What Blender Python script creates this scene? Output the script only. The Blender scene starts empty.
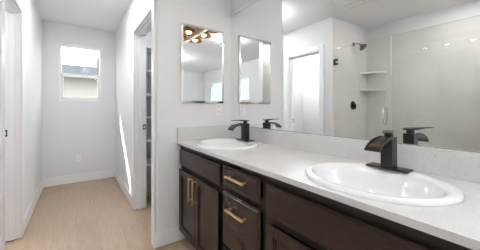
import bpy, bmesh, math, random
from mathutils import Vector, Matrix
PI = math.pi
random.seed(4)
C = bpy.context.scene.collection
scene = bpy.context.scene
S = 1.16                      # every length below is in eye heights; S turns it into metres

# ------------------------------------------------------------------ camera
cam = bpy.data.cameras.new('camera')
cam.sensor_fit = 'HORIZONTAL'; cam.sensor_width = 36.0
cam.lens = 236.0/480.0*36.0
cam.shift_y = -(125.0-107.75)/480.0
cam.clip_start = 0.02
co = bpy.data.objects.new('camera', cam); C.objects.link(co)
co.location = (0, 0, S); co.rotation_euler = (PI/2, 0, -0.6056)
scene.camera = co

# ------------------------------------------------------------------ sky, sun, exposure
w = bpy.data.worlds.new('sky'); scene.world = w; w.use_nodes = True
wb = w.node_tree.nodes['Background']
wb.inputs[0].default_value = (0.93, 0.975, 1.0, 1); wb.inputs[1].default_value = 7.0
sun = bpy.data.lights.new('sun', 'SUN'); sun.energy = 16.0; sun.angle = 0.012
sun.color = (1.0, 0.97, 0.92)
so = bpy.data.objects.new('sun', sun); C.objects.link(so)
so.rotation_euler = Vector((0.5, -1.0, -0.89)).to_track_quat('-Z', 'Y').to_euler()
vs = scene.view_settings
vs.view_transform = 'Standard'; vs.look = 'None'; vs.gamma = 1.0; vs.use_curve_mapping = False
vs.exposure = 0.50
FILL_LAMP = 18.0                    # base strength of the added, unseen fill lights

# ------------------------------------------------------------------ main planes (eye heights)
XL, XR, XM, XS = -0.3543, 0.4663, 1.1056, -1.1481    # hall left, hall right, mirror wall, shower back
YE, YB, YS = 1.7305, 3.8563, 1.7165                  # end wall, hall back wall, shower end wall
ZC = 2.1029                                          # ceiling
YBK = -3.4                                           # wall behind
CZ, CF, BS = 0.7515, 0.6166, 0.8494                  # counter top, counter front, backsplash top

# ------------------------------------------------------------------ materials
def mat(name, col, rough=0.5, metal=0.0, spec=0.5, coat=0.0, emis=None, est=0.0):
    m = bpy.data.materials.new(name); m.use_nodes = True
    b = m.node_tree.nodes['Principled BSDF']
    b.inputs['Base Color'].default_value = (*col, 1)
    b.inputs['Roughness'].default_value = rough
    b.inputs['Metallic'].default_value = metal
    b.inputs['Specular IOR Level'].default_value = spec
    b.inputs['Coat Weight'].default_value = coat
    if emis:
        b.inputs['Emission Color'].default_value = (*emis, 1)
        b.inputs['Emission Strength'].default_value = est
    return m
def nd(m, t, **kw):
    n = m.node_tree.nodes.new(t)
    for k, v in kw.items(): setattr(n, k, v)
    return n
def lk(m, a, b): m.node_tree.links.new(a, b)
def bsdf(m): return m.node_tree.nodes['Principled BSDF']
def mapping(m, scale=(1, 1, 1), rot=(0, 0, 0)):
    tc = nd(m, 'ShaderNodeTexCoord'); mp = nd(m, 'ShaderNodeMapping')
    mp.inputs['Scale'].default_value = scale; mp.inputs['Rotation'].default_value = rot
    lk(m, tc.outputs['Object'], mp.inputs[0]); return mp.outputs[0]
def bump(m, h, strength, dist=0.01):
    b = nd(m, 'ShaderNodeBump'); b.inputs['Strength'].default_value = strength; b.inputs['Distance'].default_value = dist
    lk(m, h, b.inputs['Height']); lk(m, b.outputs[0], bsdf(m).inputs['Normal'])
def ramp(m, fac, stops):
    r = nd(m, 'ShaderNodeValToRGB'); lk(m, fac, r.inputs[0])
    e = r.color_ramp.elements
    while len(e) < len(stops): e.new(0.5)
    for el, (p, c) in zip(e, stops): el.position = p; el.color = (*c, 1)
    return r.outputs[0]
def noise(m, vec, scale, detail=3, rough=0.5):
    n = nd(m, 'ShaderNodeTexNoise'); lk(m, vec, n.inputs['Vector'])
    n.inputs['Scale'].default_value = scale; n.inputs['Detail'].default_value = detail; n.inputs['Roughness'].default_value = rough
    return n.outputs['Fac']

M = {}
m = M['wall'] = mat('wall_paint', (0.80, 0.80, 0.808), 0.65, spec=0.3); bump(m, noise(m, mapping(m), 160), 0.05, 0.002)
m = M['ceil'] = mat('ceiling_paint', (0.86, 0.86, 0.865), 0.8, spec=0.2); bump(m, noise(m, mapping(m), 120), 0.08, 0.002)
M['trim'] = mat('white_trim', (0.88, 0.88, 0.885), 0.35)
M['vinyl'] = mat('white_vinyl', (0.87, 0.87, 0.87), 0.3)
M['plastic'] = mat('white_plastic', (0.88, 0.88, 0.88), 0.3)
M['slot'] = mat('dark_slot', (0.05, 0.05, 0.05), 0.6)
M['porcelain'] = mat('porcelain', (0.87, 0.87, 0.873), 0.12, coat=0.4)
M['bronze'] = mat('black_bronze', (0.022, 0.020, 0.019), 0.32, metal=0.35, spec=0.6)
M['gold'] = mat('brushed_gold', (0.90, 0.71, 0.42), 0.36, metal=1.0)
M['chrome'] = mat('chrome', (0.85, 0.85, 0.86), 0.12, metal=1.0)
M['nickel'] = mat('satin_nickel', (0.35, 0.34, 0.33), 0.3, metal=1.0)
M['darkmetal'] = mat('dark_metal', (0.05, 0.05, 0.05), 0.35, metal=0.8)
M['mirror'] = mat('mirror_silver', (0.93, 0.94, 0.94), 0.0, metal=1.0)
M['mirror_edge'] = mat('mirror_edge', (0.55, 0.58, 0.58), 0.2, metal=0.6)
M['copper'] = mat('copper_shade', (0.36, 0.20, 0.10), 0.3, metal=0.85)
M['fill_strong'] = mat('strong_fill_diffuser', (1, 1, 1), 0.5, emis=(0.97, 0.985, 1.0), est=FILL_LAMP*2.2)  # glow of the fill discs added over hall and shower
M['fill_rooms'] = mat('rooms_fill_diffuser', (1, 1, 1), 0.5, emis=(0.97, 0.985, 1.0), est=FILL_LAMP*2.0)  # glow of the fill globes added behind the camera and in the left room
M['fill_bath'] = mat('bath_fill_diffuser', (1, 1, 1), 0.5, emis=(0.97, 0.985, 1.0), est=FILL_LAMP*0.9)  # glow of the fill globe added above the camera
M['bulb'] = mat('lit_bulb', (1, 0.95, 0.85), 0.4, emis=(1.0, 0.80, 0.55), est=14.0)
M['lamp'] = mat('fill_diffuser', (1, 1, 1), 0.5, emis=(0.97, 0.985, 1.0), est=FILL_LAMP)  # glow of the fill globes added by the hall doorways and in the closet
M['grout'] = mat('shower_pan', (0.82, 0.82, 0.80), 0.3)
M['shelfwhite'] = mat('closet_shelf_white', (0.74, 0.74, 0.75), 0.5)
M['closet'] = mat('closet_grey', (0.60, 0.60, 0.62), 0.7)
M['stucco'] = mat('cream_stucco', (0.215, 0.205, 0.18), 1.0, spec=0.0)
M['fascia'] = mat('brown_fascia', (0.10, 0.085, 0.07), 0.7)
M['eave'] = mat('eave_paint', (0.6, 0.6, 0.6), 0.8)
M['ground'] = mat('dry_ground', (0.10, 0.095, 0.085), 1.0, spec=0.0)

# oak planks running along the hall
m = M['floor'] = mat('oak_planks', (0.5, 0.4, 0.3), 0.42, spec=0.4)
v = mapping(m, (1, 1, 1), (0, 0, PI/2))
br = nd(m, 'ShaderNodeTexBrick'); lk(m, v, br.inputs['Vector'])
br.inputs['Scale'].default_value = 1.0; br.inputs['Brick Width'].default_value = 1.22; br.inputs['Row Height'].default_value = 0.178
br.inputs['Mortar Size'].default_value = 0.0016; br.offset = 0.37
br.inputs['Color1'].default_value = (0.455, 0.335, 0.238, 1); br.inputs['Color2'].default_value = (0.49, 0.363, 0.26, 1)
br.inputs['Mortar'].default_value = (0.42, 0.31, 0.22, 1)
g = noise(m, mapping(m, (34, 1.8, 1)), 2.2, 6, 0.6)
gr = ramp(m, g, [(0.3, (0.84, 0.83, 0.82)), (0.7, (1.06, 1.06, 1.06))])
mx = nd(m, 'ShaderNodeMix', data_type='RGBA', blend_type='MULTIPLY'); mx.inputs[0].default_value = 1.0
lk(m, br.outputs['Color'], mx.inputs[6]); lk(m, gr, mx.inputs[7]); lk(m, mx.outputs[2], bsdf(m).inputs['Base Color'])

# shower tile: large warm grey porcelain
m = M['tile'] = mat('shower_tile', (0.5, 0.48, 0.44), 0.28)
tc = nd(m, 'ShaderNodeTexCoord'); sx = nd(m, 'ShaderNodeSeparateXYZ'); lk(m, tc.outputs['Object'], sx.inputs[0])
ad = nd(m, 'ShaderNodeMath', operation='ADD'); lk(m, sx.outputs['X'], ad.inputs[0]); lk(m, sx.outputs['Y'], ad.inputs[1])
cb = nd(m, 'ShaderNodeCombineXYZ'); lk(m, ad.outputs[0], cb.inputs['X']); lk(m, sx.outputs['Z'], cb.inputs['Y'])
br = nd(m, 'ShaderNodeTexBrick'); lk(m, cb.outputs[0], br.inputs['Vector']); br.offset = 0.5
br.inputs['Scale'].default_value = 1.0; br.inputs['Brick Width'].default_value = 0.61; br.inputs['Row Height'].default_value = 0.305
br.inputs['Mortar Size'].default_value = 0.0018
br.inputs['Color1'].default_value = (0.80, 0.765, 0.715, 1); br.inputs['Color2'].default_value = (0.81, 0.775, 0.73, 1)
br.inputs['Mortar'].default_value = (0.70, 0.68, 0.64, 1)
ng = ramp(m, noise(m, tc.outputs['Object'], 3.5, 5), [(0.3, (0.96, 0.96, 0.96)), (0.7, (1.03, 1.03, 1.03))])
mx = nd(m, 'ShaderNodeMix', data_type='RGBA', blend_type='MULTIPLY'); mx.inputs[0].default_value = 1.0
lk(m, br.outputs['Color'], mx.inputs[6]); lk(m, ng, mx.inputs[7]); lk(m, mx.outputs[2], bsdf(m).inputs['Base Color'])

# white quartz with fine flecks
m = M['quartz'] = mat('white_quartz', (0.76, 0.75, 0.74), 0.25, spec=0.5)
v = mapping(m)
n1 = ramp(m, noise(m, v, 130, 2), [(0.30, (0.86, 0.85, 0.84)), (0.42, (1, 1, 1)), (0.7, (1.0, 1.0, 1.0))])
n2 = ramp(m, noise(m, v, 9, 4), [(0.3, (0.66, 0.652, 0.645)), (0.7, (0.715, 0.708, 0.70))])
mx = nd(m, 'ShaderNodeMix', data_type='RGBA', blend_type='MULTIPLY'); mx.inputs[0].default_value = 1.0
lk(m, n1, mx.inputs[6]); lk(m, n2, mx.inputs[7]); lk(m, mx.outputs[2], bsdf(m).inputs['Base Color'])

# espresso stained wood
m = M['wood'] = mat('espresso_wood', (0.03, 0.02, 0.017), 0.27, spec=0.36)
g = noise(m, mapping(m, (3, 3, 22)), 5, 4)
lk(m, ramp(m, g, [(0.3, (0.033, 0.0180, 0.0145)), (0.75, (0.045, 0.0255, 0.0205))]), bsdf(m).inputs['Base Color'])
M['wood_dark'] = mat('espresso_shadow_frame', (0.028, 0.0165, 0.0135), 0.35)

# grey shingles
m = M['shingle'] = mat('grey_shingles', (0.2, 0.2, 0.22), 1.0, spec=0.0)
br = nd(m, 'ShaderNodeTexBrick'); lk(m, mapping(m), br.inputs['Vector'])
br.inputs['Scale'].default_value = 3.0; br.inputs['Mortar Size'].default_value = 0.03
br.inputs['Color1'].default_value = (0.042, 0.044, 0.049, 1); br.inputs['Color2'].default_value = (0.062, 0.064, 0.070, 1); br.inputs['Mortar'].default_value = (0.03, 0.03, 0.034, 1)
lk(m, br.outputs['Color'], bsdf(m).inputs['Base Color'])

def thin_glass(name, tint, ior):
    m = bpy.data.materials.new(name); m.use_nodes = True
    nt = m.node_tree; nt.nodes.remove(nt.nodes['Principled BSDF'])
    tr = nd(m, 'ShaderNodeBsdfTransparent'); tr.inputs[0].default_value = (*tint, 1)
    gl = nd(m, 'ShaderNodeBsdfGlossy'); gl.inputs['Roughness'].default_value = 0.0
    r0 = ((ior-1)/(ior+1))**2                        # Schlick reflectance, the same from both sides of the sheet
    lw = nd(m, 'ShaderNodeLayerWeight'); lw.inputs[0].default_value = 0.5
    pw = nd(m, 'ShaderNodeMath', operation='POWER'); lk(m, lw.outputs['Facing'], pw.inputs[0]); pw.inputs[1].default_value = 5.0
    fr = nd(m, 'ShaderNodeMath', operation='MULTIPLY_ADD'); lk(m, pw.outputs[0], fr.inputs[0]); fr.inputs[1].default_value = 1-r0; fr.inputs[2].default_value = r0
    mx = nd(m, 'ShaderNodeMixShader'); lk(m, fr.outputs[0], mx.inputs[0]); lk(m, tr.outputs[0], mx.inputs[1]); lk(m, gl.outputs[0], mx.inputs[2])
    lk(m, mx.outputs[0], nt.nodes['Material Output'].inputs['Surface']); return m
M['pane'] = thin_glass('window_glass', (0.96, 0.98, 0.98), 1.12)
M['pane_tint'] = thin_glass('tinted_window_glass', (0.35, 0.40, 0.405), 1.3)
M['shelf_panel'] = mat('shelf_panel', (0.76, 0.745, 0.71), 0.3)
M['glass_edge'] = mat('polished_glass_edge', (0.62, 0.67, 0.66), 0.15)
M['glass'] = thin_glass('shower_glass', (0.965, 0.975, 0.97), 1.45)

# ------------------------------------------------------------------ mesh helpers
def box(bm, x0, x1, y0, y1, z0, z1, bev=0.0, seg=2):
    vs_ = [bm.verts.new((x, y, z)) for z in (z0, z1) for y in (y0, y1) for x in (x0, x1)]
    fs = [bm.faces.new([vs_[i] for i in q]) for q in ((0, 2, 3, 1), (4, 5, 7, 6), (0, 1, 5, 4), (2, 6, 7, 3), (0, 4, 6, 2), (1, 3, 7, 5))]
    if bev:
        es = list({e for f in fs for e in f.edges})
        bmesh.ops.bevel(bm, geom=es, offset=bev, segments=seg, profile=0.5, affect='EDGES')
def lathe(bm, prof, loc=(0, 0, 0), axis='Z', n=32):
    rings = []
    for r, z in prof:
        ring = []
        for i in range(n):
            a = 2*PI*i/n
            p = (r*math.cos(a), r*math.sin(a), z)
            if axis == 'Y': p = (p[0], p[2], p[1])
            if axis == 'X': p = (p[2], p[0], p[1])
            ring.append(bm.verts.new(Vector(p)+Vector(loc)))
        rings.append(ring)
    for a, b in zip(rings, rings[1:]):
        for i in range(n):
            bm.faces.new([a[i], a[(i+1) % n], b[(i+1) % n], b[i]])
    for r in (rings[0], rings[-1]):
        try: bm.faces.new(r)
        except ValueError: pass
    return rings
def tube(bm, pts, r, n=10, square=False):
    pts = [Vector(p) for p in pts]
    if square: n = 4
    prev = None; rings = []
    up0 = None
    for i, p in enumerate(pts):
        t = (pts[min(i+1, len(pts)-1)]-pts[max(i-1, 0)]).normalized()
        ref = Vector((0, 0, 1)) if abs(t.z) < 0.9 else Vector((0, 1, 0))
        if up0 is not None: ref = up0
        s = t.cross(ref).normalized(); u = s.cross(t).normalized(); up0 = u
        off = PI/4 if square else 0
        k = math.sqrt(2) if square else 1
        rings.append([bm.verts.new(p+(s*math.cos(2*PI*j/n+off)+u*math.sin(2*PI*j/n+off))*r*k) for j in range(n)])
    for a, b in zip(rings, rings[1:]):
        for j in range(n): bm.faces.new([a[j], a[(j+1) % n], b[(j+1) % n], b[j]])
    bm.faces.new(rings[0]); bm.faces.new(rings[-1])
def prism(bm, poly, axis, a0, a1):
    def P(u, v, a): return {'X': (a, u, v), 'Y': (u, a, v), 'Z': (u, v, a)}[axis]
    A = [bm.verts.new(P(u, v, a0)) for u, v in poly]; B = [bm.verts.new(P(u, v, a1)) for u, v in poly]
    n = len(poly); bm.faces.new(A); bm.faces.new(B)
    for i in range(n): bm.faces.new([A[i], A[(i+1) % n], B[(i+1) % n], B[i]])
def B(): return bmesh.new()
def obj(name, bm, m, parent=None, origin=None, smooth=False):
    # vertices are in eye heights; 'origin' (eye heights) becomes the object's origin when it has no parent
    if parent is not None and parent.get('_o') is not None: o0 = Vector(parent['_o'])
    elif origin is not None: o0 = Vector(origin)
    else: o0 = Vector((0, 0, 0))
    bmesh.ops.translate(bm, verts=bm.verts, vec=-o0)
    bmesh.ops.scale(bm, verts=bm.verts, vec=(S, S, S))
    bmesh.ops.recalc_face_normals(bm, faces=bm.faces)
    me = bpy.data.meshes.new(name); bm.to_mesh(me); bm.free()
    me.materials.append(M[m])
    if smooth:
        for p in me.polygons: p.use_smooth = True
        me.set_sharp_from_angle(angle=math.radians(40))
    o = bpy.data.objects.new(name, me); C.objects.link(o)
    if parent is not None: o.parent = parent; o['_o'] = tuple(o0)
    else: o.location = o0*S; o['_o'] = tuple(o0)
    return o
def tag(o, label, cat, group=None, kind=None):
    o['label'] = label; o['category'] = cat
    if group: o['group'] = group
    if kind: o['kind'] = kind
    return o
def thing(name, label, cat, loc, group=None, kind=None):
    o = bpy.data.objects.new(name, None); C.objects.link(o); o.empty_display_size = 0.05
    o.location = Vector(loc)*S; o['_o'] = tuple(loc)
    return tag(o, label, cat, group, kind)
def dup(root, loc, label):
    r = root.copy(); C.objects.link(r); r.location = Vector(loc)*S; r['label'] = label
    for ch in list(root.children):
        c = ch.copy(); C.objects.link(c); c.parent = r
        for g_ in ch.children:
            d = g_.copy(); C.objects.link(d); d.parent = c
    return r
def struct(name, bm, m, label, cat='wall'):
    return tag(obj(name, bm, m), label, cat, kind='structure')

# ------------------------------------------------------------------ the shell
T = 0.10
XX = 1.62                                           # closet outer wall
b = B(); box(b, XS-T, XX+T, YBK-T, YB+T, -0.10, 0.0); struct('floor', b, 'floor', 'light oak plank floor running down the hall', 'floor')
b = B(); box(b, XS-T, XX+T, YBK-T, YB+T, ZC, ZC+0.1); struct('ceiling', b, 'ceil', 'smooth white painted ceiling', 'ceiling')
b = B(); box(b, XM, XM+T, YBK, YE+0.10, 0, ZC); struct('wall_right', b, 'wall', 'white wall behind the vanity and the wide mirror')
# end wall with a rounded free corner; its closet doorway side continues as the hall's right wall
b = B(); rr = 0.022
poly = [(XM, YE), (XR+rr, YE)]+[(XR+rr-rr*math.sin(a), YE+rr-rr*math.cos(a)) for a in [PI/2*k/6 for k in range(1, 7)]]+[(XR, YE+0.10), (XM, YE+0.10)]
prism(b, poly, 'Z', 0, ZC); struct('wall_end', b, 'wall', 'short white wall carrying the small mirror')
DR0, DR1, DZ = 1.7975, 2.475, 1.735                 # closet doorway
b = B()
box(b, XR, XR+T, DR1, YB, 0, ZC); box(b, XR, XR+T, YE+0.10, DR1, DZ, ZC)
struct('wall_hall_right', b, 'wall', 'white hall wall with the closet doorway')
DL0, DL1 = 1.895, 2.45                             # left doorway
b = B()
box(b, XL-T, XL, DL1, YB, 0, ZC); box(b, XL-T, XL, YS, DL0, 0, ZC); box(b, XL-T, XL, DL0, DL1, DZ, ZC)
struct('wall_left', b, 'wall', 'white hall wall with the narrow doorway')
# hall back wall with window opening
WX0, WX1, WZ0, WZ1 = -0.197, 0.300, 1.088, 1.842
b = B()
box(b, XS-T, WX0, YB, YB+T, 0, ZC); box(b, WX1, XX+T, YB, YB+T, 0, ZC)
box(b, WX0, WX1, YB, YB+T, 0, WZ0); box(b, WX0, WX1, YB, YB+T, WZ1, ZC)
struct('wall_back', b, 'wall', 'white wall at the end of the hall with a window')
# outer left wall (shower back and beyond) with the wide window behind the camera
VY0, VY1, VZ0, VZ1 = -3.0, -1.02, 1.17, 1.755
b = B()
box(b, XS-T, XS, VY1, YB, 0, ZC); box(b, XS-T, XS, YBK, VY0, 0, ZC); box(b, XS-T, XS, VY0, VY1, 0, VZ0); box(b, XS-T, XS, VY0, VY1, VZ1, ZC)
struct('wall_outer_left', b, 'wall', 'white outer wall behind the shower with a wide window')
b = B(); box(b, XS-T, XM+T, YBK-T, YBK, 0, ZC); struct('wall_behind', b, 'wall', 'white wall behind the camera')
b = B(); box(b, XS, XL-T, YS, YS+T, 0, ZC); struct('wall_shower_end', b, 'wall', 'white partition wall carrying the shower head')
b = B(); box(b, XS, XL, 0.31, 0.40, 0, ZC); struct('wall_shower_near', b, 'wall', 'white partition wall closing the shower')
b = B(); box(b, XS, XL-T, 2.85, 2.95, 0, ZC); struct('wall_water_closet', b, 'wall', 'white far wall of the small room behind the left doorway')
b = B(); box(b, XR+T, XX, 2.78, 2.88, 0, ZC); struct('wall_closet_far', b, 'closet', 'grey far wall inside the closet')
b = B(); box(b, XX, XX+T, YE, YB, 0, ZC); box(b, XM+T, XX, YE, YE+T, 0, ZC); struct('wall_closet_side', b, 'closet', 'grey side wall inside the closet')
# shower tile
TT, tk = 1.9232, 0.008
b = B(); box(b, XS, XS+tk, 0.40, YS-tk, 0, TT); struct('wall_tile_back', b, 'tile', 'warm grey tile on the long shower wall')
b = B(); box(b, XS, XL-0.004, YS-tk, YS, 0, TT); struct('wall_tile_end', b, 'tile', 'warm grey tile behind the shower head')
b = B(); box(b, XS+tk, XL-0.004, 0.40, 0.40+tk, 0, TT); struct('wall_tile_near', b, 'tile', 'warm grey tile on the near shower wall')
b = B(); box(b, XS+tk, XL-0.06, 0.41, YS-tk-0.002, 0.0, 0.03); struct('trim_1', b, 'grout', 'white shower pan floor', 'shower pan')
b = B(); box(b, XL-0.06, XL+0.03, 0.41, YS-tk-0.002, 0.0, 0.085, 0.006); struct('trim_2', b, 'grout', 'white shower curb under the glass', 'curb')

# baseboards
def base(name, label, segs):
    b = B()
    for (x0, x1, y0, y1) in segs: box(b, x0, x1, y0, y1, 0, 0.112, 0.003, 1)
    struct(name, b, 'trim', label, 'baseboard')
bt = 0.012
base('baseboard_back', 'white baseboard under the hall window', [(XL, XR, YB-bt, YB)])
base('baseboard_left', 'white baseboard on the left hall wall', [(XL, XL+bt, DL1+0.075, YB-bt)])
base('baseboard_right', 'white baseboard on the right hall wall', [(XR-bt, XR, DR1+0.075, YB-bt)])
base('baseboard_end', 'white baseboard on the short wall beside the vanity', [(XR-bt, 0.672, YE-bt, YE), (XR-bt, XR, YE, YE+0.006)])
base('baseboard_partition', 'white baseboard beside the shower', [(XL, XL+bt, YS, DL0-0.075)])
base('baseboard_water_closet', 'white baseboard in the small room', [(XS, XL-T, 2.85-bt, 2.85)])

# ------------------------------------------------------------------ doorways: casing, jamb, stop, strike plate
def doorway(name, label, X, sgn, y0, y1):
    # X: hall face of the wall, sgn: direction from the hall into the room behind
    t = thing(name, label, 'doorway', (X, (y0+y1)/2, 0), kind='structure')
    cw, ct, j = 0.068, 0.014, 0.016
    b = B()
    xa, xb = sorted((X, X-sgn*ct))
    for (ya, yb) in ((y0-cw+0.006, y0+0.006), (y1-0.006, y1+cw-0.006)): box(b, xa, xb, ya, yb, 0, DZ+cw-0.006, 0.004)
    box(b, xa, xb, y0+0.006, y1-0.006, DZ-0.006, DZ+cw-0.006, 0.004)
    obj('casing', b, 'trim', t)
    xa, xb = sorted((X, X+sgn*(T+0.004)))
    b = B(); box(b, xa, xb, y0, y0+j, 0.010, DZ-j); box(b, xa, xb, y1-j, y1, 0.010, DZ-j); box(b, xa, xb, y0, y1, DZ-j, DZ)
    obj('jamb', b, 'trim', t)
    xs0, xs1 = sorted((X+sgn*0.030, X+sgn*0.062)); k = 0.016
    b = B(); box(b, xs0, xs1, y0+j, y0+j+k, 0.010, DZ-j-k, 0.002); box(b, xs0, xs1, y1-j-k, y1-j, 0.010, DZ-j-k, 0.002); box(b, xs0, xs1, y0+j, y1-j, DZ-j-k, DZ-j, 0.002)
    obj('door_stop', b, 'trim', t)
    xs0, xs1 = sorted((X+sgn*0.070, X+sgn*0.098))
    b = B(); box(b, xs0, xs1, y1-j-0.0016, y1-j, 0.785, 0.835, 0.0005, 1)
    p = obj('strike_plate', b, 'darkmetal', t); p['label'] = 'dark metal strike plate'
    xm = (xs0+xs1)/2
    b = B(); box(b, xm-0.007, xm+0.007, y1-j-0.0022, y1-j-0.0014, 0.797, 0.823); obj('latch_hole', b, 'plastic', p)
doorway('door_1', 'white framed open doorway at the left edge with a dark strike plate', XL, -1, DL0, DL1)
doorway('door_2', 'white framed open closet doorway on the right side of the hall', XR, 1, DR0, DR1)

# ------------------------------------------------------------------ windows
t = thing('window_1', 'white single-hung window at the end of the hall', 'window', ((WX0+WX1)/2, YB, WZ0), kind='structure')
fw = 0.034; zm = 1.43
b = B()
box(b, WX0, WX0+fw, YB+0.002, YB+0.075, WZ0, WZ1, 0.003); box(b, WX1-fw, WX1, YB+0.002, YB+0.075, WZ0, WZ1, 0.003)
box(b, WX0+fw, WX1-fw, YB+0.002, YB+0.075, WZ1-fw, WZ1, 0.003); box(b, WX0+fw, WX1-fw, YB+0.002, YB+0.075, WZ0, WZ0+fw, 0.003)
obj('window_frame', b, 'vinyl', t)
b = B(); c = 0.022
lx0, lx1 = WX0+fw, WX1-fw
box(b, lx0, lx1, YB+0.014, YB+0.044, zm-0.018, zm+0.018, 0.003)
box(b, lx0, lx0+c, YB+0.014, YB+0.044, WZ0+fw, zm, 0.003); box(b, lx1-c, lx1, YB+0.014, YB+0.044, WZ0+fw, zm, 0.003); box(b, lx0, lx1, YB+0.014, YB+0.044, WZ0+fw, WZ0+fw+c, 0.003)
obj('lower_sash', b, 'vinyl', t)
b = B(); box(b, lx0+c, lx1-c, YB+0.028, YB+0.031, WZ0+fw+c, zm-0.018); obj('pane', b, 'pane', t)
b = B(); box(b, lx0, lx1, YB+0.056, YB+0.059, zm-0.01, WZ1-fw); obj('pane', b, 'pane', t)
t = thing('window_2', 'wide bright window behind the shower wall seen in the small mirror', 'window', (XS, (VY0+VY1)/2, VZ0), kind='structure')
b = B()
box(b, XS-0.08, XS-0.004, VY0, VY0+fw, VZ0, VZ1, 0.003); box(b, XS-0.08, XS-0.004, VY1-fw, VY1, VZ0, VZ1, 0.003)
box(b, XS-0.08, XS-0.004, VY0+fw, VY1-fw, VZ0, VZ0+fw, 0.003); box(b, XS-0.08, XS-0.004, VY0+fw, VY1-fw, VZ1-fw, VZ1, 0.003)
ym = (VY0+VY1)/2; box(b, XS-0.07, XS-0.02, ym-0.02, ym+0.02, VZ0+fw, VZ1-fw, 0.003)
obj('window_frame', b, 'vinyl', t)
for a0, a1 in ((VY0+fw, ym-0.02), (ym+0.02, VY1-fw)):
    b = B(); box(b, XS-0.05, XS-0.047, a0, a1, VZ0+fw, VZ1-fw); obj('pane', b, 'pane_tint', t)

# ------------------------------------------------------------------ outside: ground, roof overhang, neighbour's house
b = B(); box(b, -16, 16, YB+0.5, 24, -0.5, -0.42); struct('ground', b, 'ground', 'bare ground outside the hall window', 'ground')
b = B(); box(b, -3, 3, YB+T, YB+1.02, 2.205, 2.285); struct('trim_3', b, 'eave', 'roof overhang above the hall window outside', 'eave')
t = thing('neighbour_house', 'low cream house with grey shingle roof seen through the hall window', 'house', (0, 10.3, -0.42))
b = B(); box(b, -7, 7, 10.6, 14.0, -0.42, 2.12); obj('house_wall', b, 'stucco', t)
b = B(); prism(b, [(10.0, 2.17), (12.3, 2.82), (14.6, 2.17), (14.6, 2.12), (12.3, 2.77), (10.0, 2.12)], 'X', -7.4, 7.4); obj('roof', b, 'shingle', t)
b = B(); box(b, -7.4, 7.4, 9.96, 10.0, 2.06, 2.17); obj('fascia', b, 'fascia', t)
b = B(); box(b, 0.66, 0.76, 11.0, 11.1, 2.4, 2.98); obj('vent_pipe', b, 'darkmetal', t)

# ------------------------------------------------------------------ vanity cabinets
FX = 0.652       # face frame front
DX = 0.628       # door and drawer face
KZ, TOPZ = 0.078, CZ-0.021
def front(name, parent, y0, y1, z0, z1, fr=0.042, panel=True):
    """door or drawer front: outer slab with a routed edge, framed recessed panel"""
    b = B()
    x1 = FX-0.0005
    if panel:
        xm = DX+0.009
        box(b, DX, xm, y0, y0+fr, z0, z1, 0.0025); box(b, DX, xm, y1-fr, y1, z0, z1, 0.0025)
        box(b, DX, xm, y0+fr, y1-fr, z0, z0+fr, 0.0025); box(b, DX, xm, y0+fr, y1-fr, z1-fr, z1, 0.0025)
        rings = [[b.verts.new((x, y, z)) for y, z in ((y0+o_, z0+o_), (y1-o_, z0+o_), (y1-o_, z1-o_), (y0+o_, z1-o_))] for x, o_ in ((x1, .016), (xm-.003, .001))]
        for i in range(4): b.faces.new([rings[0][i], rings[0][(i+1) % 4], rings[1][(i+1) % 4], rings[1][i]])
        b.faces.new(rings[0])
        # stepped moulding and panel
        s = 0.007
        box(b, DX+0.005, DX+.012, y0+fr-0.001, y0+fr+s, z0+fr, z1-fr, 0.002); box(b, DX+0.005, DX+.012, y1-fr-s, y1-fr+0.001, z0+fr, z1-fr, 0.002)
        box(b, DX+0.005, DX+.012, y0+fr, y1-fr, z0+fr-0.001, z0+fr+s, 0.002); box(b, DX+0.005, DX+.012, y0+fr, y1-fr, z1-fr-s, z1-fr+0.001, 0.002)
        box(b, DX+0.010, DX+0.014, y0+fr, y1-fr, z0+fr, z1-fr)
    else:
        e = 0.016
        lay = [(x1, 0.016), (DX+0.009, 0), (DX+0.0065, 0.002), (DX+0.0055, e*0.55), (DX+0.001, e*0.75), (DX, e)]
        rings = []
        for x, o_ in lay:
            rings.append([b.verts.new((x, y, z)) for y, z in ((y0+o_, z0+o_), (y1-o_, z0+o_), (y1-o_, z1-o_), (y0+o_, z1-o_))])
        for p, q in zip(rings, rings[1:]):
            for i in range(4): b.faces.new([p[i], p[(i+1) % 4], q[(i+1) % 4], q[i]])
        b.faces.new(rings[0]); b.faces.new(rings[-1])
    return obj(name, b, 'wood', parent)
def pull(parent, y, z, length, vertical):
    b = B(); hx = DX-0.026; r = 0.0045 if vertical else 0.0052; hl = length/2; q = hl-0.012
    if vertical:
        box(b, hx-r, hx+r, y-r, y+r, z-hl, z+hl, 0.001)
        for s in (-1, 1): box(b, hx, DX+0.0005, y-r*0.8, y+r*0.8, z+s*q-r*0.8, z+s*q+r*0.8)
    else:
        box(b, hx-r, hx+r, y-hl, y+hl, z-r, z+r, 0.001)
        for s in (-1, 1): box(b, hx, DX+0.0005, y+s*q-r*0.8, y+s*q+r*0.8, z-r*0.8, z+r*0.8)
    o = obj('handle', b, 'gold', parent); o['label'] = 'brushed gold bar handle'
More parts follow.
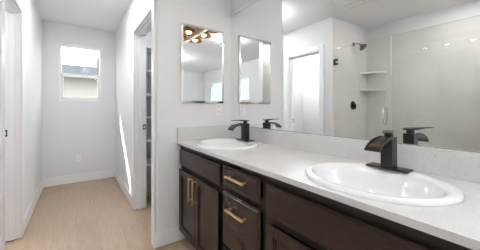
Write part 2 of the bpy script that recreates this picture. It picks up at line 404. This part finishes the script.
def cabinet(name, label, y0, y1, rails, stile, group=None):
    t = thing(name, label, 'cabinet', (0.85, (y0+y1)/2, 0), group)
    th = 0.015; xb = XM-0.002
    b = B()
    box(b, FX+0.016, xb, y0, y0+th, KZ, TOPZ); box(b, FX+0.016, xb, y1-th, y1, KZ, TOPZ)
    box(b, FX+0.016, xb, y0+th, y1-th, KZ, KZ+th); box(b, xb-0.008, xb, y0+th, y1-th, KZ+th, TOPZ)
    obj('carcass', b, 'wood_dark', t)
    b = B()
    box(b, FX, FX+0.016, y0, y0+stile, KZ, TOPZ); box(b, FX, FX+0.016, y1-stile, y1, KZ, TOPZ)
    for z0, z1 in rails: box(b, FX, FX+0.016, y0+stile, y1-stile, z0, z1)
    obj('face_frame', b, 'wood_dark', t)
    b = B(); box(b, 0.712, 0.722, y0, y1, 0.001, KZ-0.0005); obj('toe_kick', b, 'wood_dark', t)
    return t
VY = [1.728, 1.095, 0.748, 0.085]
rails = [(KZ, 0.10), (0.53, 0.60), (0.675, TOPZ)]
t = cabinet('sink_cabinet', 'dark espresso vanity cabinet under the far sink, against the short wall', VY[1]+0.001, VY[0], rails, 0.03, 'vanity sink cabinets')
front('false_front', t, 1.108, 1.709, 0.578, 0.694, panel=False)
d = front('door', t, 1.427, 1.709, 0.088, 0.548); pull(d, 1.462, 0.462, 0.155, True)
d = front('door', t, 1.117, 1.419, 0.088, 0.548); pull(d, 1.395, 0.462, 0.155, True)
t = cabinet('drawer_cabinet', 'dark espresso vanity drawer cabinet between the two sink cabinets', VY[2]+0.001, VY[1]-0.001, [(KZ, 0.10), (0.26, 0.30), (0.55, 0.61), (0.675, TOPZ)], 0.02)
for z0, z1, pz in ((0.592, 0.702, 0.660), (0.292, 0.566, 0.497), (0.092, 0.266, 0.21)):
    d = front('drawer', t, 0.768, 1.077, z0, z1, panel=False); pull(d, 0.925, pz, 0.152, False)
t = cabinet('sink_cabinet', 'dark espresso vanity cabinet under the near sink, right of the drawers', VY[3], VY[2]-0.001, rails, 0.03, 'vanity sink cabinets')
front('false_front', t, 0.115, 0.730, 0.565, 0.690, panel=False)
d = front('door', t, 0.420, 0.724, 0.088, 0.535); pull(d, 0.450, 0.45, 0.155, True)
d = front('door', t, 0.115, 0.412, 0.088, 0.535); pull(d, 0.382, 0.45, 0.155, True)

# ------------------------------------------------------------------ counter with two oval cut-outs
SX, SY = 0.840, (1.375, 0.412)
t = thing('countertop', 'long white speckled quartz countertop over the dark vanity', 'countertop', (0.86, 0.9, CZ))
b = B(); ct = 0.020; cy0, cy1, cx1 = 0.062, YE-0.001, XM-0.001
def ring_plate(b, y0, y1, cx, cy, ax, ay):
    x0, x1 = CF, cx1
    ang = sorted([2*PI*i/72 for i in range(72)]+[math.atan2(yy-cy, xx-cx) % (2*PI) for xx in (x0, x1) for yy in (y0, y1)])
    ins, out = [], []
    for a in ang:
        ca, sa = math.cos(a), math.sin(a)
        ins.append((cx+ax*ca, cy+ay*sa))
        k = min([((x1 if ca > 0 else x0)-cx)/ca if abs(ca) > 1e-9 else 1e9, ((y1 if sa > 0 else y0)-cy)/sa if abs(sa) > 1e-9 else 1e9])
        out.append((cx+k*ca, cy+k*sa))
    n = len(ang)
    V = {}
    for nm, L in (('i', ins), ('o', out)):
        for z in (0, 1): V[nm, z] = [b.verts.new((x, y, CZ-ct+z*ct)) for x, y in L]
    for i in range(n):
        j = (i+1) % n
        b.faces.new([V['i', 1][i], V['i', 1][j], V['o', 1][j], V['o', 1][i]]); b.faces.new([V['i', 0][j], V['i', 0][i], V['o', 0][i], V['o', 0][j]])
        b.faces.new([V['i', 1][j], V['i', 1][i], V['i', 0][i], V['i', 0][j]])
        on = lambda k_: abs(out[i][0]-k_) < 1e-6 and abs(out[j][0]-k_) < 1e-6
        yon = lambda k_: abs(out[i][1]-k_) < 1e-6 and abs(out[j][1]-k_) < 1e-6
        if on(x0) or on(x1) or (yon(y0) and y0 == cy0) or (yon(y1) and y1 == cy1):
            b.faces.new([V['o', 1][i], V['o', 1][j], V['o', 0][j], V['o', 0][i]])
ymid = 0.90
ring_plate(b, ymid, cy1, SX-0.01, SY[0], 0.178, 0.220); ring_plate(b, cy0, ymid, SX-0.01, SY[1], 0.178, 0.220)
bmesh.ops.remove_doubles(b, verts=b.verts, dist=1e-5)
obj('slab', b, 'quartz', t)
b = B(); box(b, XM-0.018, XM-0.001, cy0, cy1, CZ, BS, 0.0015, 1); obj('backsplash', b, 'quartz', t)
b = B(); box(b, CF+0.002, XM-0.018, cy1-0.017, cy1, CZ, BS, 0.0015, 1); obj('side_splash', b, 'quartz', t)

# ------------------------------------------------------------------ sinks
def sink(label, cy):
    t = thing('sink', label, 'sink', (SX, cy, CZ), 'oval drop-in sinks')
    n = 72
    # outer rim -> ledge -> bowl: (centre shift in x, ax, ay, z)
    prof = [(0, .203, .243, .0005), (0, .2035, .2435, .006), (0, .200, .240, .0115), (0, .190, .231, .014), (-.006, .178, .221, .0138), (-.013, .164, .212, .012),
            (-.018, .155, .206, .006), (-.021, .147, .199, -.010), (-.022, .140, .190, -.035), (-.022, .128, .174, -.070), (-.020, .105, .143, -.100), (-.016, .070, .095, -.118), (-.012, .022, .022, -.124)]
    b = B(); rings = []
    for dx, ax, ay, z in prof:
        rings.append([b.verts.new((SX+dx+ax*math.cos(2*PI*i/n), cy+ay*.965*math.sin(2*PI*i/n), CZ+z)) for i in range(n)])
    # underside so the bowl has thickness
    for dx, ax, ay, z in [(-.012, .026, .026, -.130), (-.016, .078, .102, -.124), (-.020, .112, .150, -.106), (-.022, .136, .181, -.074), (-.020, .149, .201, -.036), (-.012, .158, .205, -.012), (-.012, .160, .206, .0005)]:
        rings.append([b.verts.new((SX+dx+ax*math.cos(2*PI*i/n), cy+ay*.965*math.sin(2*PI*i/n), CZ+z)) for i in range(n)])
    for p, q in zip(rings, rings[1:]+rings[:1]):
        for i in range(n): b.faces.new([p[i], p[(i+1) % n], q[(i+1) % n], q[i]])
    obj('basin', b, 'porcelain', t, smooth=True)
    b = B(); lathe(b, [(.002, -.128), (.024, -.128), (.025, -.1225), (.020, -.1205), (.016, -.122), (.002, -.122)], (SX-.012, cy, CZ), n=24)
    o = obj('drain', b, 'bronze', t, smooth=True); o['label'] = 'dark drain'
    b = B(); lathe(b, [(.001, 0), (.009, 0), (.009, .003), (.001, .003)], (SX-.012, cy, CZ-.1215), n=20)
    obj('drain_stopper', b, 'bronze', o)
    return t
sink('white oval drop-in sink at the far end of the counter', SY[0])
sink('white oval drop-in sink nearest the camera', SY[1])

# ------------------------------------------------------------------ waterfall faucets
def faucet(label, x, y, turn):
    z0 = CZ+0.0142
    t = thing('faucet', label, 'faucet', (x, y, z0), 'black waterfall faucets')
    b = B(); box(b, x-.028, x+.030, y-.074, y+.074, z0, z0+.0065, .002); obj('base_plate', b, 'bronze', t)
    b = B(); box(b, x-.020, x+.026, y-.021, y+.021, z0+.0065, z0+.122, .0025); obj('body', b, 'bronze', t)
    # spout: curved open trough
    b = B(); n = 12; prof = []
    for i in range(n+1):
        a = PI/2*i/n*0.92
        prof.append((x-.012-.115*math.sin(a), z0+.072+.049*math.cos(a)))
    wd = .0215; th = .007
    secs = []
    for i, (px, pz) in enumerate(prof):
        a = PI/2*i/n*0.92
        nx, nz = -math.sin(a), math.cos(a)
        wid = wd+.006*(i/n)
        e = .0035
        q = [(-wid, e), (-wid+.004, e), (-wid+.004, 0), (wid-.004, 0), (wid-.004, e), (wid, e), (wid, -th), (-wid, -th)]
        secs.append([b.verts.new((px+nx*o_, y+yy, pz+nz*o_)) for yy, o_ in q])
    for p, q in zip(secs, secs[1:]):
        for i in range(8): b.faces.new([p[i], p[(i+1) % 8], q[(i+1) % 8], q[i]])
    b.faces.new(secs[0]); b.faces.new(secs[-1]); obj('spout', b, 'bronze', t, smooth=True)
    b = B(); lathe(b, [(.001, 0), (.0155, 0), (.0155, .012), (.012, .016), (.001, .016)], (x+.003, y, z0+.1215), n=24); obj('neck', b, 'bronze', t, smooth=True)
    # flat lever
    b = B()
    up = [(x+.026, .137), (x+.026, .144), (x-.005, .147), (x-.060, .148), (x-.112, .147), (x-.112, .1445), (x-.060, .1435), (x-.018, .138)]
    prism(b, [(px, z0+pz) for px, pz in up], 'Y', y-.017, y+.017)
    for v in b.verts:
        k = max(0, (x-v.co.x)/.112); v.co.y = y+(v.co.y-y)*(1-.15*k)
    bmesh.ops.rotate(b, verts=b.verts, cent=(x+.003, y, 0), matrix=Matrix.Rotation(turn, 3, 'Z'))
    obj('lever', b, 'bronze', t)
    return t
faucet('matte black waterfall faucet behind the far sink', 0.995, SY[0], 0.0)
faucet('matte black waterfall faucet behind the nearest sink', 0.995, 0.425, 0.36)

# ------------------------------------------------------------------ mirrors
MT = 1.795
t = thing('wall_mirror', 'wide frameless mirror over the whole vanity', 'mirror', (XM, 0.9, BS))
b = B(); box(b, XM-.0055, XM-.0012, cy0, YE-.003, BS+.001, MT); obj('mirror_glass', b, 'mirror', t)
b = B(); box(b, XM-.0110, XM-.0012, cy0, YE-.003, MT+.0005, MT+.014, .001, 1); box(b, XM-.0110, XM-.0060, cy0, YE-.003, MT-.006, MT+.0005); obj('top_edge', b, 'trim', t)
b = B(); box(b, XM-.0070, XM-.0056, cy0, YE-.003, BS+.001, BS+.005); obj('bottom_edge', b, 'mirror_edge', t)
mx0, mx1, mz0, mz1 = .6484, 1.0198, 1.0378, 1.640
t = thing('medicine_cabinet', 'small rectangular mirrored cabinet on the short wall', 'mirror', ((mx0+mx1)/2, YE, mz0))
b = B(); box(b, mx0+.004, mx1-.004, YE-.012, YE-.001, mz0+.004, mz1-.004); obj('cabinet_box', b, 'plastic', t)
b = B(); e = .016
yf = YE-.018
o4 = [(mx0, mz0), (mx1, mz0), (mx1, mz1), (mx0, mz1)]; i4 = [(mx0+e, mz0+e), (mx1-e, mz0+e), (mx1-e, mz1-e), (mx0+e, mz1-e)]
vi = [b.verts.new((x, yf, z)) for x, z in i4]; b.faces.new(vi)
vo = [b.verts.new((x, yf, z)) for x, z in i4]; vb = [b.verts.new((x, YE-.012, z)) for x, z in i4]
bb = b.faces.new(vb)
for i in range(4): b.faces.new([vo[i], vo[(i+1) % 4], vb[(i+1) % 4], vb[i]])
obj('mirror_glass', b, 'mirror', t)
b = B()
a4 = [b.verts.new((x, yf, z)) for x, z in i4]; c4 = [b.verts.new((x, yf+.0035, z)) for x, z in o4]; d4 = [b.verts.new((x, YE-.012, z)) for x, z in o4]
for i in range(4):
    b.faces.new([a4[i], a4[(i+1) % 4], c4[(i+1) % 4], c4[i]]); b.faces.new([c4[i], c4[(i+1) % 4], d4[(i+1) % 4], d4[i]])
obj('bevelled_edge', b, 'mirror', t)

# ------------------------------------------------------------------ vanity light above the mirror
t = thing('vanity_light', 'bronze vanity light with copper cone shades above the wide mirror', 'lamp', (XM, 0.98, 1.95))
LX = 1.010; DZL = 0.012
b = B(); box(b, XM-.022, XM-.001, 0.66, 1.30, 1.905, 1.965, .004); obj('back_plate', b, 'bronze', t)
for yy in (1.22, .98, .74):
    b = B(); tube(b, [(XM-.02, yy, 1.935), (LX+.03, yy, 1.950), (LX+.008, yy, 1.950), (LX, yy, 1.935)], .007); obj('arm', b, 'bronze', t, smooth=True)
    b = B(); lathe(b, [(.012, 1.926), (.022, 1.918), (.030, 1.90), (.052, 1.855), (.078, 1.815), (.086, 1.800), (.0835, 1.800), (.075, 1.816), (.049, 1.856), (.026, 1.899), (.018, 1.914), (.010, 1.920)], (LX, yy, DZL), n=32)
    sh = obj('lamp_shade', b, 'copper', t, smooth=True)
    b = B(); lathe(b, [(.012, 1.905), (.013, 1.87), (.024, 1.845), (.028, 1.825), (.024, 1.805), (.012, 1.797), (.002, 1.795)], (LX, yy, DZL), n=20); obj('bulb', b, 'bulb', t, smooth=True)

# ------------------------------------------------------------------ outlets
def outlet(label, x, y, z):
    t = thing('wall_outlet', label, 'outlet', (x, y, z), 'white wall outlets')
    b = B(); box(b, x-.030, x+.030, y-.005, y-.0008, z-.049, z+.049, .0015); obj('cover_plate', b, 'plastic', t)
    for s in (-1, 1):
        b = B(); box(b, x-.014, x+.014, y-.0068, y-.0045, z+s*.0215-.0135, z+s*.0215+.0135, .001)
        o = obj('socket', b, 'plastic', t)
        b = B()
        for q in (-.006, .006): box(b, x+q-.0011, x+q+.0011, y-.0072, y-.0066, z+s*.0215-.003, z+s*.0215+.006)
        obj('slots', b, 'slot', o)
outlet('white outlet plate on the short wall under the small mirror', .978, YE, .985)
outlet('white outlet plate low on the hall wall under the window', .021, YB, .322)

# ------------------------------------------------------------------ shower fittings
GX = XL-0.012
HY = 1.665; GY = 1.073; GT = 1.715
t = thing('shower_door', 'clear hinged glass shower door with dark hinges', 'shower door', (GX, (HY+GY)/2, .09))
b = B(); box(b, GX-.004, GX+.004, GY+.003, HY+.030, .092, GT, .001, 1); obj('glass_panel', b, 'glass', t)
for z in (1.55, .30):
    b = B(); box(b, GX-.012, GX+.012, HY-.012, YS-tk-.001, z-.036, z-.012, .002); box(b, GX-.012, GX+.012, HY-.012, YS-tk-.001, z+.012, z+.036, .002); box(b, GX-.010, GX+.010, HY+.020, YS-tk-.001, z-.036, z+.036, .002)
    o = obj('hinge', b, 'darkmetal', t); o['label'] = 'dark metal glass hinge'
b = B(); box(b, GX-.0045, GX+.0045, GY+.003, HY+.030, GT, GT+.0035); box(b, GX-.0045, GX+.0045, GY+.0005, GY+.0035, .092, GT); obj('polished_edge', b, 'glass_edge', t)
hy = GY+.055
b = B()
for s in (1, -1):
    x_ = GX+s*.042
    tube(b, [(GX+s*.004, hy, .83), (x_-s*.01, hy, .83), (x_, hy, .84), (x_, hy, .985), (x_-s*.01, hy, .995), (GX+s*.004, hy, .995)], .0075, 10)
o = obj('handle', b, 'chrome', t, smooth=True); o['label'] = 'chrome loop handle'
t = thing('shower_screen', 'fixed clear glass shower screen beside the glass door', 'glass panel', (GX, .74, .087))
b = B(); box(b, GX-.004, GX+.004, .412, GY-.003, .092, GT, .001, 1); obj('glass_panel', b, 'glass', t)
b = B(); box(b, GX-.0045, GX+.0045, .412, GY-.003, GT, GT+.0035); obj('polished_edge', b, 'glass_edge', t)
b = B(); box(b, GX-.008, GX+.008, .412, GY-.003, .0855, .0915); obj('bottom_channel', b, 'nickel', t)
sx_ = -0.80
t = thing('overhead_shower', 'black round shower head on an arm high on the tile', 'shower head', (sx_, YS-tk, 1.83))
b = B(); lathe(b, [(.001, 0), (.026, 0), (.026, -.004), (.012, -.012), (.001, -.012)], (sx_, YS-tk-.0005, 1.835), 'Y', 24); obj('wall_flange', b, 'bronze', t, smooth=True)
b = B(); tube(b, [(sx_, YS-tk-.008, 1.835), (sx_, YS-.05, 1.838), (sx_, YS-.085, 1.828), (sx_, YS-.11, 1.805)], .009, 12); obj('arm', b, 'bronze', t, smooth=True)
b = B(); lathe(b, [(.001, .02), (.014, .02), (.018, .005), (.045, -.022), (.050, -.030), (.050, -.036), (.044, -.038), (.001, -.038)], (0, 0, 0), 'Z', 28)
bmesh.ops.rotate(b, verts=b.verts, cent=(0, 0, 0), matrix=Matrix.Rotation(-0.75, 3, 'X')); bmesh.ops.translate(b, verts=b.verts, vec=(sx_, YS-.118, 1.795))
obj('spray_head', b, 'bronze', t, smooth=True)
t = thing('shower_valve', 'black round shower valve plate with a lever', 'shower valve', (-.79, YS-tk, 1.03))
b = B(); lathe(b, [(.001, 0), (.058, 0), (.058, -.003), (.050, -.007), (.026, -.009), (.024, -.028), (.001, -.028)], (-.79, YS-tk-.0005, 1.03), 'Y', 32); obj('escutcheon', b, 'bronze', t, smooth=True)
b = B(); box(b, -.797, -.783, YS-tk-.043, YS-tk-.028, .985, 1.045, .003); obj('lever', b, 'bronze', t)
xa, ya = XS+tk+.0005, YS-tk-.0005
t = thing('corner_shelf', 'white two-tier corner shelf unit on the shower tile', 'shelf', (xa, ya, .86))
b = B(); box(b, xa, xa+.182, ya-.006, ya, .86, 1.485, .002); box(b, xa, xa+.006, ya-.258, ya-.006, .86, 1.485, .002); obj('back_panel', b, 'shelf_panel', t)
for z in (1.474, 1.242):
    b = B(); poly = [(xa+.006, ya-.006), (xa+.180, ya-.006), (xa+.174, ya-.016), (xa+.016, ya-.247), (xa+.006, ya-.256)]
    prism(b, poly, 'Z', z-.012, z+.006); obj('shelf', b, 'plastic', t)

# ------------------------------------------------------------------ exhaust fan and added, unseen fill lights
t = thing('exhaust_fan', 'square white slotted fan grille in the ceiling by the shower', 'fan grille', (-.125, 1.325, ZC))
b = B(); fx0, fx1, fy0, fy1 = -.265, .005, 1.190, 1.460
zb = ZC-.030; fe = .030
box(b, fx0, fx1, fy0, fy0+fe, zb, ZC-.0005, .004); box(b, fx0, fx1, fy1-fe, fy1, zb, ZC-.0005, .004)
box(b, fx0, fx0+fe, fy0+fe, fy1-fe, zb, ZC-.0005, .004); box(b, fx1-fe, fx1, fy0+fe, fy1-fe, zb, ZC-.0005, .004); obj('grille_frame', b, 'plastic', t)
b = B(); box(b, fx0+fe, fx1-fe, fy0+fe, fy1-fe, ZC-.004, ZC-.0005); obj('grille_backing', b, 'darkmetal', t)
b = B(); n = 2; pw = (fx1-fx0-2*fe)/n
for k in range(n): box(b, fx0+fe+k*pw+.012, fx0+fe+(k+1)*pw-(.012 if k == n-1 else 0), fy0+fe, fy1-fe, zb+.002, zb+.008)
obj('grille_slats', b, 'plastic', t)
def fill_globe(label, x, y, r, lm='lamp', drop=0.0):  # invented globe fixture, hung out of view to brighten the rooms
    t = thing('fill_light', label, 'fill light', (x, y, ZC))
    b = B(); lathe(b, [(.001, -.0005), (r*.75, -.0005), (r*.75, -.015), (r*.6, -.022), (.001, -.022)], (x, y, ZC), n=40); obj('ceiling_rose', b, 'plastic', t, smooth=True)
    if drop:
        b = B(); lathe(b, [(.008, -.021), (.008, -.03-drop)], (x, y, ZC), n=16); obj('stem', b, 'plastic', t, smooth=True)
    b = B(); lathe(b, [(max(.001, r*math.sin(PI*k/16)), -.022+.12*r-r*.88-r*.88*-math.cos(PI*k/16)*1.0) for k in range(2, 17)], (x, y, ZC-drop), n=40); obj('opal_globe', b, lm, t, smooth=True)
def fill_disc(label, x, y, r, lm='lamp'):  # invented flush fixture, kept out of view, adds light from the ceiling
    t = thing('fill_light', label, 'fill light', (x, y, ZC))
    b = B(); lathe(b, [(.001, -.0005), (r+.014, -.0005), (r+.014, -.016), (r+.006, -.020), (r, -.020), (r, -.012), (.001, -.012)], (x, y, ZC), n=40); obj('trim_ring', b, 'plastic', t, smooth=True)
    b = B(); lathe(b, [(.001, -.0125), (r-.001, -.0125), (r-.001, -.019), (.001, -.022)], (x, y, ZC), n=40); obj('diffuser', b, lm, t, smooth=True)
fill_globe('added unseen fill globe near the hall doorways', .30, 2.08, .062, 'lamp', .09)
fill_disc('added unseen fill disc further down the hall', .06, 2.58, .11, 'fill_strong')
fill_disc('added unseen fill disc over the shower', -.62, .55, .10, 'fill_strong')
fill_globe('added unseen fill globe above the camera', .20, .25, .11, 'fill_bath')
fill_globe('added unseen fill globe in the room behind', .7, -1.7, .16, 'fill_rooms')
fill_globe('added unseen fill globe in the small left room', -.82, 2.64, .10, 'fill_rooms')
fill_globe('added unseen fill globe in the closet', 1.1, 2.15, .09)

# ------------------------------------------------------------------ closet shelves
for lab, z in (('bottom closet shelf', .42), ('second closet shelf from the bottom', .66), ('third closet shelf from the bottom', .90), ('fourth closet shelf from the bottom', 1.14), ('fifth closet shelf from the bottom', 1.38), ('top closet shelf', 1.62)):
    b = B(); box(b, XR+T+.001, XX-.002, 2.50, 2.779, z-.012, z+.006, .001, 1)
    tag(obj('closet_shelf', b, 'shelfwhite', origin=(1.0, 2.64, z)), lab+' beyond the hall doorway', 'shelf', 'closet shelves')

for o in list(C.objects):
    if '_o' in o: del o['_o']
